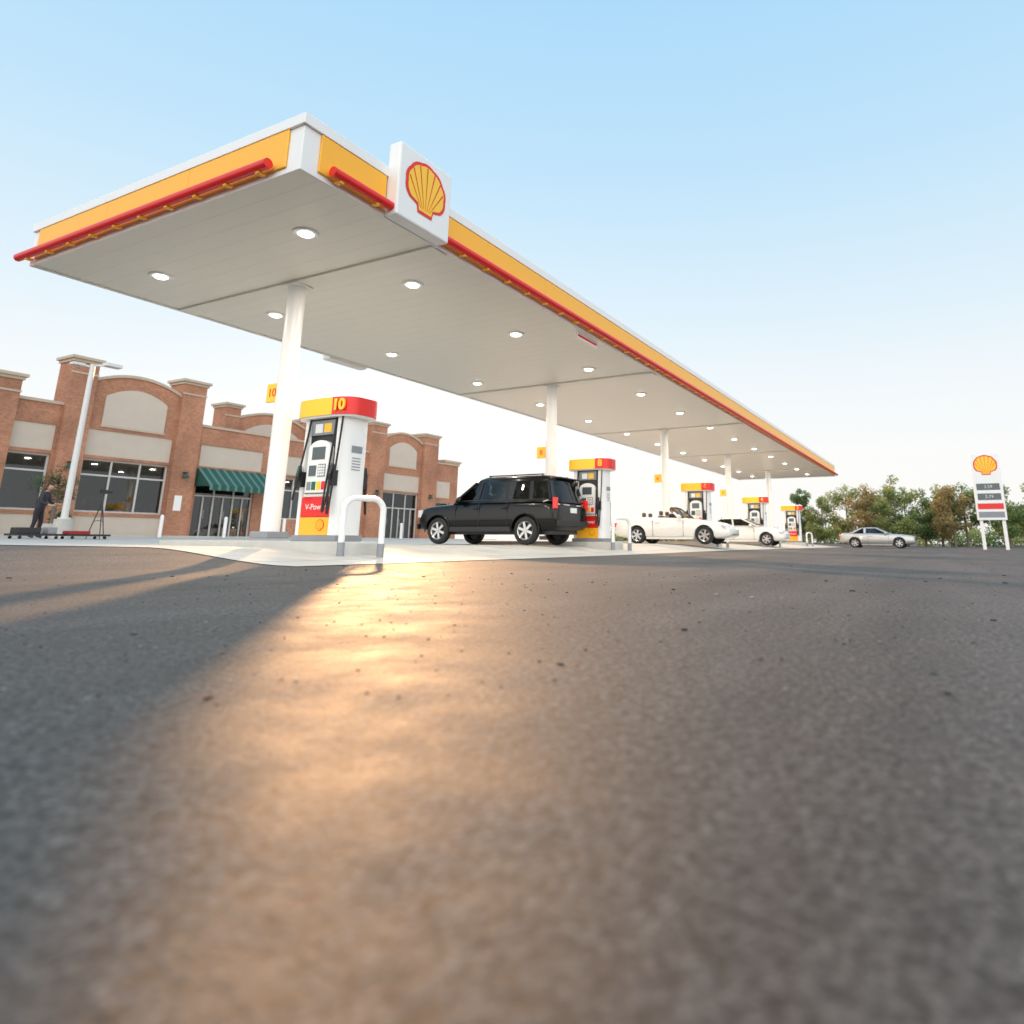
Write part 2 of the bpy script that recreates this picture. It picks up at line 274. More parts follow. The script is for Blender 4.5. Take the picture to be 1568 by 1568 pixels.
# ------------------------------------------------------------------ islands, pumps, hoop bollards
def sup(a,b_,z,n=40,p=3.0):
    o=[]
    for i in range(n):
        t=2*math.pi*i/n; c,s_=math.cos(t),math.sin(t)
        o.append((math.copysign(abs(c)**(2/p),c)*a,math.copysign(abs(s_)**(2/p),s_)*b_,z))
    return o
def hosepath(P0,P1,drop,out,n=18):
    pts=[]
    for i in range(n+1):
        t=i/n; x=P0[0]+(P1[0]-P0[0])*t+out*math.sin(math.pi*t); y=P0[1]+(P1[1]-P0[1])*t; z=P0[2]+(P1[2]-P0[2])*t-drop*abs(math.sin(math.pi*t))**0.8
        pts.append((x,y,z))
    return pts
def pump(x,yc,g,num):
    E=empty('fuel_dispenser',(x,yc,g))
    mb=MB(); mb.box(-.31,.31,-.53,.53,0,.1,M_gray); mb.build('plinth',E,bevel=.01)
    mb=MB()
    for s_ in(-1,1):
        rings=[]
        for z,k in((.1,1),(1.0,1),(1.9,1.0),(2.12,.98)):
            r=[]
            for i in range(20):
                t=math.pi*i/19; r.append((math.cos(t)*.31*k,s_*(.36+abs(math.sin(t))**.6*.19*k),z))
            rings.append(r)
        mb.loft(rings,M_white)
    mb.build('end_columns',E,auto=45)
    mb=MB(); mb.box(-.24,.24,-.355,.355,.1,2.12,M_dark); mb.build('core',E)
    for s_ in(-1,1):
        def bx(m_,xa,xb,ya,yb,za,zb,mt):
            X=sorted((s_*xa,s_*xb)); m_.box(X[0],X[1],ya,yb,za,zb,mt)
        mb=MB()
        bx(mb,.241,.30,-.355,.355,.1,.40,M_yel); bx(mb,.241,.302,-.355,.355,.405,.74,M_red); bx(mb,.241,.28,-.355,.355,.745,.80,M_white)
        bx(mb,.241,.27,-.355,-.33,.81,2.1,M_white); bx(mb,.241,.27,.33,.355,.81,2.1,M_white)
        mb.build('lower_doors',E,bevel=.008)
        mb=MB()
        prof=[(-.27,.81),(.27,.81),(.27,1.55)]+[(.27*math.cos(R(a)),1.55+.17*math.sin(R(a))) for a in range(15,180,15)]+[(-.27,1.55)]
        mb.prism([(s_*.241,a,b_) for a,b_ in prof],(s_*.10,0,0),M_white); mb.build('head_module',E,bevel=.012)
        mb=MB()
        bx(mb,.34,.346,-.16,.16,1.38,1.60,M_screen); bx(mb,.34,.35,-.2,-.02,1.08,1.3,M_gray); bx(mb,.34,.352,.03,.2,1.1,1.28,M_screen)
        for i in range(4):
            for j in range(3): bx(mb,.35,.356,-.185+.055*j,-.145+.055*j,1.10+.048*i,1.135+.048*i,M_white)
        for k,c in enumerate((M_red,M_yel2,M_green,M_gray)): bx(mb,.34,.352,-.23+.12*k,-.14+.12*k,.86,1.0,c)
        bx(mb,.241,.29,-.3,.3,1.82,2.08,M_gray); bx(mb,.29,.294,-.2,-.02,1.86,2.02,M_yel2); bx(mb,.29,.294,.02,.2,1.86,2.02,M_white)
        mb.build('screen_keypad_labels',E)
        for q in(-1,1):
            mb=MB(); yy=q*.40
            bx(mb,.27,.36,yy-.06,yy+.06,.92,1.18,M_dark)
            mb.tube((s_*.37,yy,1.28),(s_*.33,yy,.98),.03,.022,M_dark,10); mb.tube((s_*.37,yy,1.28),(s_*.42,yy,1.1),.034,.03,(M_green if q>0 else M_dark),10); mb.tube((s_*.42,yy,1.1),(s_*.40,yy,1.0),.022,.022,M_dark,8)
            mb.path([(s_*.33,yy,1.2),(s_*.36,yy,1.06),(s_*.44,yy,1.02),(s_*.43,yy,1.16)],.010,M_dark,6)
            mb.build('nozzle',E,auto=40)
            mb=MB(); mb.path(hosepath((s_*.30,yy*.80,2.1),(s_*.42,yy*1.02,1.0),1.0 if q<0 else .75,s_*.12),.017,M_rub,8); mb.build('hose',E,auto=60)
    mb=MB(); mb.path(hosepath((-.33,-.50,2.11),(-.43,-.42,1.02),1.05,-.06,22),.017,M_rub,8); mb.build('hose',E,auto=60)
    a,b_=.43,.72
    mb=MB(); mb.loft([sup(a*.93,b_*.95,2.11,80,3.4),sup(a*.97,b_*.98,2.14,80,3.4)],M_white)
    vr=sup(a,b_,0,80,3.4)
    ys=[(vr[i][1]+vr[(i+1)%80][1])/2 for i in range(80)]; xs=[(vr[i][0]+vr[(i+1)%80][0])/2 for i in range(80)]
    mb.loft([sup(a,b_,2.142,80,3.4),sup(a,b_,2.45,80,3.4)],lambda r,i:(M_red if (xs[i]<0 and ys[i]<-.30) or (xs[i]>=0 and ys[i]<.30) else M_yel2))
    mb.loft([sup(a*.98,b_*.98,2.452,80,3.4),sup(a*.9,b_*.94,2.50,80,3.4)],M_white)
    mb.build('valance',E,auto=40)
    text(num,'number',.27,M_yel2,(-.436,-.48,2.295),'-x',E,bold=.008,ext=.012,rz=R(7))
    text('V-Power','label',.14,M_white,(-.304,0,.57),'-x',E)
    mb=MB(); pecten(mb,-0.15,.26,-.302,.2,'-x'); mb.build('emblem',E,fixn=False)
    mb=MB(); mb.box(-.12,.12,-.556,-.553,1.5,1.62,M_gray); 
    for k in range(5): mb.box(-.1,.1,-.558,-.5565,1.2+.05*k,1.215+.05*k,M_gray)
    mb.build('end_vents',E)
def hoop(pa,pb,ga,gb,top=1.0):
    E=empty('bollard_hoop'); mb=MB(); r=.2; A=Vector((pa[0],pa[1],0)); B=Vector((pb[0],pb[1],0)); D=(B-A); d=D.normalized(); Lh=D.length
    P=lambda s_,z:tuple(A+d*s_+Vector((0,0,z)))
    pts=[P(0,ga)]+[P(r-r*math.cos(R(a)),top-r+r*math.sin(R(a))) for a in range(0,91,10)]+[P(Lh-r+r*math.sin(R(a)),top-r+r*math.cos(R(a))) for a in range(0,91,10)]+[P(Lh,gb)]
    cu=bpy.data.curves.new('rail','CURVE'); cu.dimensions='3D'; cu.bevel_depth=.05; cu.bevel_resolution=5; sp=cu.splines.new('POLY'); sp.points.add(len(pts)-1)
    for i,p in enumerate(pts): sp.points[i].co=(*p,1)
    cu.materials.append(M_white); o=bpy.data.objects.new('rail',cu); sc.collection.objects.link(o); o.parent=E
    mb.tube(P(0,ga),P(0,ga+.22),.06,.06,M_gray,16); mb.tube(P(Lh,gb),P(Lh,gb+.22),.06,.06,M_gray,16); mb.build('sleeves',E,auto=40)
for i,x in enumerate(PX):
    g=gz(x,9.5)
    ring=lambda z,k:[(x+p[0],11.25+p[1],z) for p in sup(.62*k,2.62*k,0,40,4)]
    mb=MB(); mb.loft([ring(g-.15,1),ring(g+.12,1),ring(g+.15,.99)],M_curb); mb.build('pump_island',auto=40)
    pump(x,9.56,g+.15,NUM[i]); hoop((x+.08,8.36),(x-.55,8.60),gz(x,8.36),gz(x,8.60))
# ------------------------------------------------------------------ store building
bd=empty('brick_store_building'); BZ=.3
br=MB(); pn=MB(); gl=MB(); fr=MB(); cp=MB()
FY=32.0
def wall(s0,s1,ztop,ops,y=FY):
    xs=sorted(set([s0,s1]+[o[0] for o in ops]+[o[1] for o in ops])); zs=sorted(set([BZ,ztop]+[o[2] for o in ops]+[o[3] for o in ops]))
    for i in range(len(xs)-1):
        for j in range(len(zs)-1):
            cx,cz=(xs[i]+xs[i+1])/2,(zs[j]+zs[j+1])/2
            if not any(o[0]<cx<o[1] and o[2]<cz<o[3] for o in ops): br.box(xs[i],xs[i+1],y,y+.35,zs[j],zs[j+1],M_brick)
    for o in ops:
        a,b_,c,d,k=o
        if k=='p':
            pn.box(a,b_,y+.05,y+.3,c,d,M_beige)
        else:
            gl.box(a,b_,y+.18,y+.19,c,d,M_wglass); nx=max(1,round((b_-a)/1.25)); f=.035
            for q in range(nx+1):
                X=a+(b_-a)*q/nx; X0=min(max(X-f,a),b_-2*f); fr.box(X0,X0+2*f,y+.12,y+.177,c,d,M_frame)
            for zz in ([c,d-2*f]+([c+ (d-c)*.68] if k=='w' else [2.35])): fr.box(a,b_,y+.125,y+.174,zz,zz+2*f,M_frame)
            if k=='d':
                for q in range(nx): 
                    X=a+(b_-a)*(q+.5)/nx; fr.box(X-.03,X+.03,y+.122,y+.176,c,2.35,M_frame); fr.box(X+.06,X+.09,y+.08,y+.11,1.0+BZ,1.4+BZ,M_gray)
def coping(s0,s1,z,y=FY): cp.box(s0,s1,y-.06,y+.45,z,z+.12,M_cap)
def tower(s0,s1,z,y=FY,d=.9):
    br.box(s0,s1,y-.22,y+d,BZ,z,M_brick); cp.box(s0-.06,s1+.06,y-.28,y+d+.06,z,z+.12,M_cap); cp.box(s0-.14,s1+.14,y-.36,y+d+.14,z+.121,z+.24,M_cap)
    cp.box(s0-.03,s1+.03,y-.25,y-.221,z-.5,z-.42,M_cap)
def archbay(s0,s1,zs,zp,y=FY,ops=True):
    n=16; arc=[(s0+(s1-s0)*i/n, zs+(zp-zs)*(1-((2*i/n-1)**2))) for i in range(n+1)]
    base=5.1
    br.prism([(s0,y,base),(s1,y,base)]+[(a,y,b_) for a,b_ in reversed(arc)],(0,.35,0),M_brick)
    for i in range(n): 
        a,b_=arc[i],arc[i+1]; cp.prism([(a[0],y-.07,a[1]),(b_[0],y-.07,b_[1]),(b_[0],y-.07,b_[1]+.13),(a[0],y-.07,a[1]+.13)],(0,.5,0),M_cap)
    m=.55; zl=5.0; a0,a1=s0+m,s1-m
    pa=[(a0+(a1-a0)*i/n, zs-.55+(zp-zs)*(1-((2*i/n-1)**2))) for i in range(n+1)]
    pn.prism([(a0,y-.03,zl+.12),(a1,y-.03,zl+.12)]+[(a,y-.03,b_) for a,b_ in reversed(pa)],(0,.028,0),M_beige)
    cp.box(a0-.05,a1+.05,y-.05,y-.002,zl+.03,zl+.118,M_cap)
tower(11.3,12.45,6.4); wall(2,11.3,5.7,[(3,10.9,1.4,3.7,'w'),(3,10.9,3.85,4.85,'p')]); coping(2,11.3,5.7)
wall(12.45,14.1,5.7,[(12.5,14.0,1.4,3.65,'w'),(12.5,14.0,3.8,4.85,'p'),(12.5,14.0,.42,1.25,'p')]); coping(12.45,14.1,5.7)
tower(14.1,15.1,7.6)
wall(15.1,18.9,5.1,[(15.2,18.85,1.4,3.65,'w'),(15.2,18.85,3.78,4.9,'p'),(15.2,18.85,.42,1.25,'p')]); archbay(15.1,18.9,6.95,7.4)
tower(18.9,20.05,7.6)
wall(20.05,31.3,5.7,[(20.3,23.5,BZ,2.95,'d'),(20.3,23.8,3.8,4.85,'p'),(24.6,27.4,1.4,3.65,'w'),(24.6,27.4,3.8,4.85,'p'),(28.1,30.9,1.4,3.65,'w'),(28.1,30.9,3.8,4.85,'p')]); coping(20.05,31.3,5.7)
tower(31.3,32.6,7.5); wall(32.6,36.3,5.1,[(32.8,36.2,BZ,3.4,'d'),(32.8,36.2,3.5,4.6,'p')]); archbay(32.6,36.3,6.8,7.3); tower(36.3,37.8,7.4)
wall(37.8,40.4,5.7,[(38.0,39.6,3.3,4.5,'p'),(38.0,39.6,1.2,3.0,'w')]); coping(37.8,38.7,5.7); cp.box(38.7,40.45,FY-.1,FY+.6,5.7,5.9,M_cap); cp.box(38.6,40.55,FY-.18,FY+.7,5.901,6.05,M_cap)
tower(23.2,24.1,7.5,y=35); archbay(24.1,28.8,6.95,7.5,y=35); tower(28.8,29.7,7.5,y=35); br.box(24.1,28.8,35.001,35.35,4.5,5.1,M_brick)
br.box(40.05,40.4,32.36,52,BZ,5.7,M_brick); br.box(2,2.35,32.36,52,BZ,5.7,M_brick); br.box(2,40.4,52,52.3,BZ,5.7,M_brick); cp.box(2.36,40.04,32.36,34.7,5.2,5.3,M_roof); cp.box(2.36,40.04,36.2,51.9,5.2,5.3,M_roof); cp.box(2.36,23,34.7,36.2,5.2,5.3,M_roof); cp.box(30,40.04,34.7,36.2,5.2,5.3,M_roof)
br.build('walls',bd); pn.build('panels',bd); gl.build('glazing',bd); fr.build('window_frames',bd); cp.build('cornices_and_roof',bd)
it=MB(); Mi=mat('interior_wall',(0.34,0.27,0.19),0.8,var=.3,vscale=1); Mfl=mat('interior_floor',(0.35,0.3,0.25),0.4); Mil=mat('interior_lamp',(1,1,1),.5,emis=(1,.75,.4),es=3.5)
it.box(2.4,40,38,38.1,BZ,5.1,Mi); it.box(2.4,40,32.4,38,BZ-.02,BZ+.02,Mfl); it.box(2.4,40,32.4,38,3.9,3.95,Mi)
for k in range(26): it.box(3+k*1.4,3.5+k*1.4,34,34.12,3.84,3.89,Mil)
cols=[mat('shelf_goods_%d'%i,c,.6,var=.3,vscale=9) for i,c in enumerate([(.5,.08,.05),(.6,.45,.1),(.1,.2,.35),(.6,.6,.55),(.12,.25,.1)])]
for k in range(24):
    x=3+k*1.5
    for z in (0,.45,.9,1.35):
        for j in range(5): it.box(x+j*.2,x+j*.2+.17,34.6,35.0,BZ+.1+z,BZ+.1+z+random.uniform(.2,.38),random.choice(cols))
    it.box(x-.05,x+1.05,35.01,35.05,BZ+.02,BZ+1.9,Mi)
it.build('interior',bd)
aw=MB(); n_=26
for i in range(n_):
    a=20.25+(24.0-20.25)*i/n_; b_=20.25+(24.0-20.25)*(i+1)/n_-.002; mt=M_awn if i%3 else M_awn2
    aw.prism([(a,30.85,2.85),(b_,30.85,2.85),(b_,31.97,3.72),(a,31.97,3.72)],(0,0,-.03),mt); aw.box(a,b_,30.83,30.849,2.6,2.86,mt)
aw.prism([(20.23,30.86,2.8),(20.23,31.96,2.8),(20.23,31.96,3.66)],(-.02,0,0),M_awn); aw.build('awning',bd)
wl=MB()
for s_ in (19.5,14.6,24.2,32.0,37.1): wl.box(s_-.08,s_+.08,FY-.42,FY-.23,3.35,3.4,M_dark); wl.tube((s_,FY-.36,3.34),(s_,FY-.36,3.15),.05,.16,M_awn,12)
wl.box(19.2,19.55,FY-.24,FY-.222,1.6,2.3,M_white)
wl.build('wall_lamps',bd)
for (x,y) in [(17.9,30.3),(21.0,30.4),(24.3,30.4),(33.0,30.4),(36.8,30.4)]:
    g=gz(x,y); mb=MB(); mb.tube((x,y,g),(x,y,g+.95),.08,.08,M_white,16); mb.tube((x,y,g+.95),(x,y,g+1.0),.08,.03,M_white,16); mb.tube((x,y,g),(x,y,g+.03),.1,.1,M_gray,16); mb.build('bollard',auto=40)
# ------------------------------------------------------------------ street lamp
x,y=12.58,27.0; g=gz(x,y); E=empty('street_lamp',(x,y,0)); mb=MB()
mb.tube((0,0,g-.1),(0,0,g+.65),.3,.28,M_curb,20); mb.tube((0,0,g+.65),(0,0,g+.7),.2,.2,M_galv,16); mb.tube((0,0,g+.7),(0,0,6.5),.11,.08,M_galv,16); mb.build('pole',E,auto=40)
mb=MB(); mb.tube((0,0,6.45),(.3,-.25,6.5),.04,.04,M_galv,8); mb.box(.2,.75,-.55,-.2,6.45,6.58,M_galv); mb.box(-.6,-.2,.05,.35,6.4,6.5,M_galv); mb.tube((0,0,6.4),(-.3,.2,6.45),.04,.04,M_galv,8); mb.build('lamp_heads',E,bevel=.02)
# ------------------------------------------------------------------ price sign
E=empty('gas_price_sign',(48.9,-2.3,0)); mb=MB()
hw=.78; mb.box(-.2,.2,-hw,hw,1.75,5.75,M_white); mb.box(-.12,.12,-hw+.1,-hw+.28,0,1.75,M_white); mb.box(-.12,.12,hw-.28,hw-.1,0,1.75,M_white); mb.build('cabinet_and_posts',E,bevel=.02)
mb=MB(); pecten(mb,0,5.03,-.202,1.3,'-x'); 
mb.box(-.206,-.2005,-.62,.62,3.55,3.95,M_screen); mb.box(-.206,-.2005,-.62,.62,2.95,3.35,M_screen); mb.box(-.206,-.2005,-.68,.68,2.4,2.75,M_red); mb.box(-.206,-.2005,-.68,.68,1.9,2.25,M_gray); mb.build('faces',E,fixn=False)
for tx,z in(('3.59',3.75),('3.79',3.15)): text(tx,'price',.26,M_galv,(-.21,0,z),'-x',E)
# ------------------------------------------------------------------ cars
Mp_black=mat('black_car_paint',(0.003,0.003,0.0035),0.25,spec=.25,coat=.3); Mp_white=mat('white_car_paint',(0.80,0.77,0.72),0.25,coat=1.0); Mp_silver=mat('silver_car_paint',(0.50,0.49,0.46),0.3,metal=.5,coat=1.0)
M_rim=mat('alloy_rim',(0.62,0.62,0.62),0.28,metal=.8); M_chrome=mat('chrome',(0.75,0.75,0.75),0.1,metal=1.0); M_tail=mat('tail_light',(0.6,0.006,0.006),0.2,coat=.3,emis=(1,.02,.01),es=.3); M_head=mat('head_light',(0.55,0.57,0.6),0.08,coat=1); M_tan=mat('seat_leather',(0.10,0.075,0.055),0.6); M_trim=mat('car_trim',(0.02,0.02,0.022),0.55)
M_skin=mat('skin',(0.50,0.30,0.20),0.6); M_hair=mat('hair',(0.03,0.02,0.015),0.7); M_shirt=mat('dark_shirt',(0.035,0.035,0.045),0.9); M_pants=mat('dark_trousers',(0.02,0.02,0.028),0.9); M_lips=mat('lips',(.35,.12,.1),.5); M_rshirt=mat('red_shirt',(0.35,0.03,0.03),0.9)
def apply_mods(o):
    dg=bpy.context.evaluated_depsgraph_get(); me=bpy.data.meshes.new_from_object(o.evaluated_get(dg)); o.modifiers.clear(); o.data=me
def wheel(E,x,y,r,wd,side):
    mb=MB(); prof=[(-wd/2,r*.66),(-wd/2+.005,r*.9),(-wd/2+.03,r*.98),(0,r),(wd/2-.03,r*.98),(wd/2-.005,r*.9),(wd/2,r*.66)]
    rings=[[(x+math.cos(2*math.pi*i/36)*rr,y+yy,r+math.sin(2*math.pi*i/36)*rr) for i in range(36)] for yy,rr in prof]
    mb.loft(rings,M_rub,cap=False)
    yo=y+side*(wd/2-.012); yi=y+side*(wd/2-.09)
    rings=[[(x+math.cos(2*math.pi*i/36)*rr,yy,r+math.sin(2*math.pi*i/36)*rr) for i in range(36)] for yy,rr in((yo,r*.68),(yo+side*.006,r*.65),(yo-side*.01,r*.60),(yi,r*.58))]
    mb.loft(rings,M_rim,cap=False); mb.tube((x,yi-side*.02,r),(x,yi,r),r*.6,r*.6,M_dark,24)
    mb.tube((x,yi,r),(x,yo-side*.005,r),r*.13,r*.11,M_rim,16)
    for k in range(6):
        t=2*math.pi*k/6+.3; d=Vector((math.cos(t),0,math.sin(t))); p=Vector((-d.z,0,d.x)); c=Vector((x,yo-side*.04,r)); a=r*.085
        mb.prism([c+d*r*.08+p*a,c+d*r*.08-p*a,c+d*r*.62-p*a*1.1,c+d*r*.62+p*a*1.1],(0,side*.03,0),M_rim)
    mb.build('wheel',E,auto=35)
def car(name,loc,rz,P):
    E=empty(name,loc,rz); paint=P['paint']; rings=[]
    for (x,zb,zt,w_) in P['st']:
        h=zt-zb; half=[(0,zb),(w_*.78,zb),(w_*.95,zb+h*.07),(w_,zb+h*.28),(w_*1.0,zb+h*.52),(w_*.985,zb+h*.72),(w_*.95,zt-h*.10),(w_*.88,zt-.01),(w_*.6,zt+.015),(0,zt+.03)]
        rings.append([(x,y_,z) for y_,z in half]+[(x,-y_,z) for y_,z in reversed(half[1:-1])])
    mb=MB(); mb.loft(rings,paint); o=mb.build('body',E,smooth=True,subsurf=2); bpy.context.view_layer.update(); apply_mods(o)
    cut=MB()
    for wx in P['wx']: cut.tube((wx,-1.3,P['wr']),(wx,1.3,P['wr']),P['wr']*1.17,P['wr']*1.17,M_dark,36)
    if P.get('tub'): a=P['tub']; cut.box(a[0],a[1],-a[2],a[2],a[3],3,M_dark)
    c=cut.build('cutter'); c.parent=E
    bm_=o.modifiers.new('b','BOOLEAN'); bm_.object=c; bm_.operation='DIFFERENCE'; bm_.solver='EXACT'; bpy.context.view_layer.update(); apply_mods(o); bpy.data.objects.remove(c)
    smooth_angle(o.data,32)
    W_=P['hw']; wr=P['wr']
    mb=MB(); x0_,x1_=P['st'][0][0]+.25,P['st'][-1][0]-.25; mb.box(x0_,x1_,-W_*.72,W_*.72,wr*.75,P['under'],M_dark)
    mb.build('underbody',E)
    for wx in P['wx']:
        for s_ in(-1,1): wheel(E,wx,s_*(W_-.125),wr,.22,s_)
    mb=MB()
    for wx in P['wx']:
        for s_ in(-1,1):
            pts=[(wx+math.cos(R(a))*wr*1.19,s_*(W_-.004),wr+math.sin(R(a))*wr*1.19) for a in range(-5,186,10)]
            mb.path(pts,.018,P.get('archm',paint),8)
    mb.build('wheel_arches',E,auto=60)
    gh=P.get('gh')
    if gh:
        def lev(z):
            for i in range(len(gh)-1):
                if gh[i][0]<=z<=gh[i+1][0]+1e-6:
                    t=(z-gh[i][0])/(gh[i+1][0]-gh[i][0]); return [gh[i][k]+(gh[i+1][k]-gh[i][k])*t for k in(1,2,3)]
            return list(gh[-1][1:])
        def rr(z,xr,xf,hw,c=.10):
            bow=.06
            q=[(xf,0),(xf-.01,hw*.5),(xf-bow,hw-c*.9),(xf-bow-c,hw),((xr+xf)/2,hw+.012),(xr+bow+c,hw),(xr+bow,hw-c*.9),(xr+.01,hw*.5),(xr,0)]
            return [(a,b_,z) for a,b_ in q]+[(a,-b_,z) for a,b_ in reversed(q[1:-1])]
        mb=MB(); zg0,zg1=P['win'][0],P['win'][1]
        top=[rr(zg1,*lev(zg1))]+[rr(*g_) for g_ in gh if g_[0]>zg1+1e-4]; low=[rr(gh[0][0],*[gh[0][k] for k in(1,2,3)]),rr(zg0,*lev(zg0))]
        mb.loft(top,paint); mb.loft(low,paint,cap=False); mb.build('roof',E,auto=50)
        gm=MB(); ra=rr(zg0,*lev(zg0)); rb=rr(zg1,*lev(zg1)); gm.loft([ra,rb],M_cglass,cap=False); gm.build('windows',E,auto=50)
        pm=MB()
        def sp(x,z,s_,o=.0): xr,xf,hw=lev(z); return Vector((x,s_*(hw+.014+o),z))
        for s_ in(-1,1):
            A0,A1=lev(zg0),lev(zg1)
            for idx in (3,5):
                i_=idx if s_==1 else 16-idx
                p=Vector(ra[i_]); q=Vector(rb[i_]); pm.tube(p,q,.045 if idx==3 else .06,.04 if idx==3 else .055,paint,8)
            for (xb,xt,wd) in P['pil']:
                p0,p1=sp(xb,zg0,s_),sp(xt,zg1,s_); pm.prism([p0+Vector((-wd/2,0,0)),p0+Vector((wd/2,0,0)),p1+Vector((wd/2,0,0)),p1+Vector((-wd/2,0,0))],(0,-s_*.05,0),P.get('pilm',paint))
            pm.tube(sp(A0[0]+.12,zg0,s_,-.012),sp(A0[1]-.12,zg0,s_,-.012),.016,.016,M_trim,6)
        pm.build('pillars',E,auto=40)
        im=MB()
        for xs_ in P.get('seats',[.2,-.75]):
            for yy in(-.38,.38):
                im.box(xs_-.22,xs_+.22,yy-.24,yy+.24,.5,.85,M_dark); im.box(xs_-.3,xs_-.16,yy-.23,yy+.23,.85,gh[0][0]+.25,M_dark); im.box(xs_-.29,xs_-.19,yy-.13,yy+.13,gh[0][0]+.27,gh[0][0]+.47,M_dark)
        im.build('seats',E,bevel=.03)
    mb=MB()
    for sx,z0_,z1_ in P['seams']:
        for s_ in(-1,1): mb.box(sx-.005,sx+.005,min(s_*(W_-.02),s_*(W_+.0015)),max(s_*(W_-.02),s_*(W_+.0015)),z0_,z1_,M_dark)
    for hx,hz in P['handles']:
        for s_ in(-1,1): mb.box(hx-.09,hx+.09,min(s_*(W_-.03),s_*(W_+.025)),max(s_*(W_-.03),s_*(W_+.025)),hz-.014,hz+.014,P.get('hm',paint))
    for s_ in(-1,1):
        a=sorted((s_*(W_-.03),s_*(W_+.012))); mb.box(P['wx'][0]+wr*1.25,P['wx'][1]-wr*1.25,a[0],a[1],P['rock'][0],P['rock'][1],P.get('rockm',paint))
    mb.build('door_details',E)
    mb=MB()
    for (x_,y_,z_) in P['mirror']:
        for s_ in(-1,1):
            mb.loft([[(x_+dx*k,s_*(y_+yy),z_+dz*k) for dx,dz in((-.08,-.06),(.06,-.07),(.08,.03),(.0,.09),(-.08,.07))] for yy,k in((0,.4),(.05,1),(.17,1),(.21,.6))],P.get('mirm',paint))
    mb.build('mirrors',E,auto=40,bevel=.01)
    mb=MB()
    for (xa,xb,ya,yb,za,zb,mt) in P['lights']:
        for s_ in(-1,1):
            yy=sorted((s_*ya,s_*yb)); mb.box(xa,xb,yy[0],yy[1],za,zb,mt)
    mb.build('lights_and_plates',E,bevel=.012)
    return E
suv=dict(paint=Mp_black,hw=.98,wr=.39,under=.9,wx=(-1.47,1.62),
 st=[(-2.47,.50,1.0,.80),(-2.45,.42,1.10,.90),(-2.3,.38,1.19,.955),(-1.8,.36,1.21,.975),(-.6,.34,1.21,.98),(.6,.34,1.20,.98),(1.1,.34,1.18,.98),(1.35,.34,1.16,.975),(1.9,.36,1.13,.965),(2.25,.38,1.09,.945),(2.43,.42,1.0,.88),(2.47,.5,.9,.78)],
 gh=[(1.17,-2.42,1.25,.915),(1.72,-2.28,.55,.82),(1.85,-2.24,.36,.79),(1.915,-2.1,.18,.73),(1.94,-1.6,-.2,.55)],win=(1.24,1.76),pil=[(.22,.12,.09),(-.78,-.80,.10),(-1.62,-1.60,.12)],
 seams=[(.98,.5,1.15),(.12,.45,1.18),(-.86,.45,1.18)],handles=[(.25,1.02),(-.74,1.02)],rock=(.36,.5),rockm=M_trim,archm=Mp_black,mirror=[(.78,.93,1.27)],seats=[.1,-.85],
 lights=[(-2.45,-2.34,.83,.945,.98,1.28,M_tail),(2.28,2.455,.58,.90,.78,1.0,M_head),(2.44,2.48,.0,.55,.72,.98,M_chrome),(-2.49,-2.45,0,.9,.52,.66,M_trim),(-2.5,-2.462,0,.17,.88,1.02,M_white),(2.44,2.49,0,.9,.44,.6,M_trim),(-2.475,-2.46,.2,.55,1.08,1.11,M_chrome)])
S=car('suv_car',(17.15,11.87,gz(17.1,11.8)+.012),R(90),suv)
mb=MB()
for s_ in(-1,1):
    mb.tube((-1.9,s_*.68,1.955),(.0,s_*.68,1.955),.018,.018,M_trim,8)
    for xq in(-1.85,-.9,-.05): mb.tube((xq,s_*.68,1.88),(xq,s_*.68,1.955),.02,.02,M_trim,6)
mb.box(-2.36,-2.16,-.55,.55,1.84,1.87,Mp_black); mb.build('roof_rails_spoiler',S)
conv=dict(paint=Mp_white,hw=.90,wr=.345,under=.6,wx=(-1.36,1.46),
 st=[(-2.46,.45,.82,.62),(-2.42,.32,.92,.76),(-2.15,.24,1.02,.86),(-1.6,.22,1.07,.89),(-.6,.2,1.05,.90),(.3,.2,1.02,.90),(.8,.2,1.0,.90),(1.2,.2,.95,.895),(1.8,.22,.86,.87),(2.2,.24,.75,.80),(2.41,.3,.64,.68),(2.46,.38,.56,.5)],
 tub=(-1.2,.42,.66,.70),seams=[(.62,.3,.92),(-.66,.3,.95)],handles=[(-.46,.84)],rock=(.2,.27),mirror=[(.48,.84,1.06)],
 lights=[(2.05,2.28,.52,.78,.60,.72,M_head),(-2.44,-2.27,.50,.78,.68,.84,M_tail),(2.41,2.45,0,.4,.36,.48,M_dark),(-2.48,-2.42,0,.17,.6,.72,M_gray)])
C=car('convertible_car',(26.7,9.85,gz(27,9.8)+.012),R(-90),conv)
mb=MB()
wsb=[(.58,-.72,1.0),(.66,0,1.02),(.58,.72,1.0)]; wst=[(.02,-.58,1.42),(.07,0,1.44),(.02,.58,1.42)]
for i in range(2): mb.poly([wsb[i],wsb[i+1],wst[i+1],wst[i]],M_cglass)
mb.path(wst,.028,M_trim,8); mb.tube(wsb[0],wst[0],.032,.028,M_trim,8); mb.tube(wsb[2],wst[2],.032,.028,M_trim,8); mb.build('windshield',C,auto=50)
mb=MB()
for xs_,tp in((-.2,1.12),(-.95,1.06)):
    for yy in(-.34,.34): mb.box(xs_-.25,xs_+.25,yy-.25,yy+.25,.45,.64,M_tan); mb.box(xs_-.36,xs_-.2,yy-.24,yy+.24,.64,tp,M_tan); mb.box(xs_-.36,xs_-.25,yy-.12,yy+.12,tp+.02,tp+.19,M_tan)
mb.box(.22,.40,-.6,.6,.72,1.0,M_dark); mb.build('seats_and_dash',C,bevel=.04)
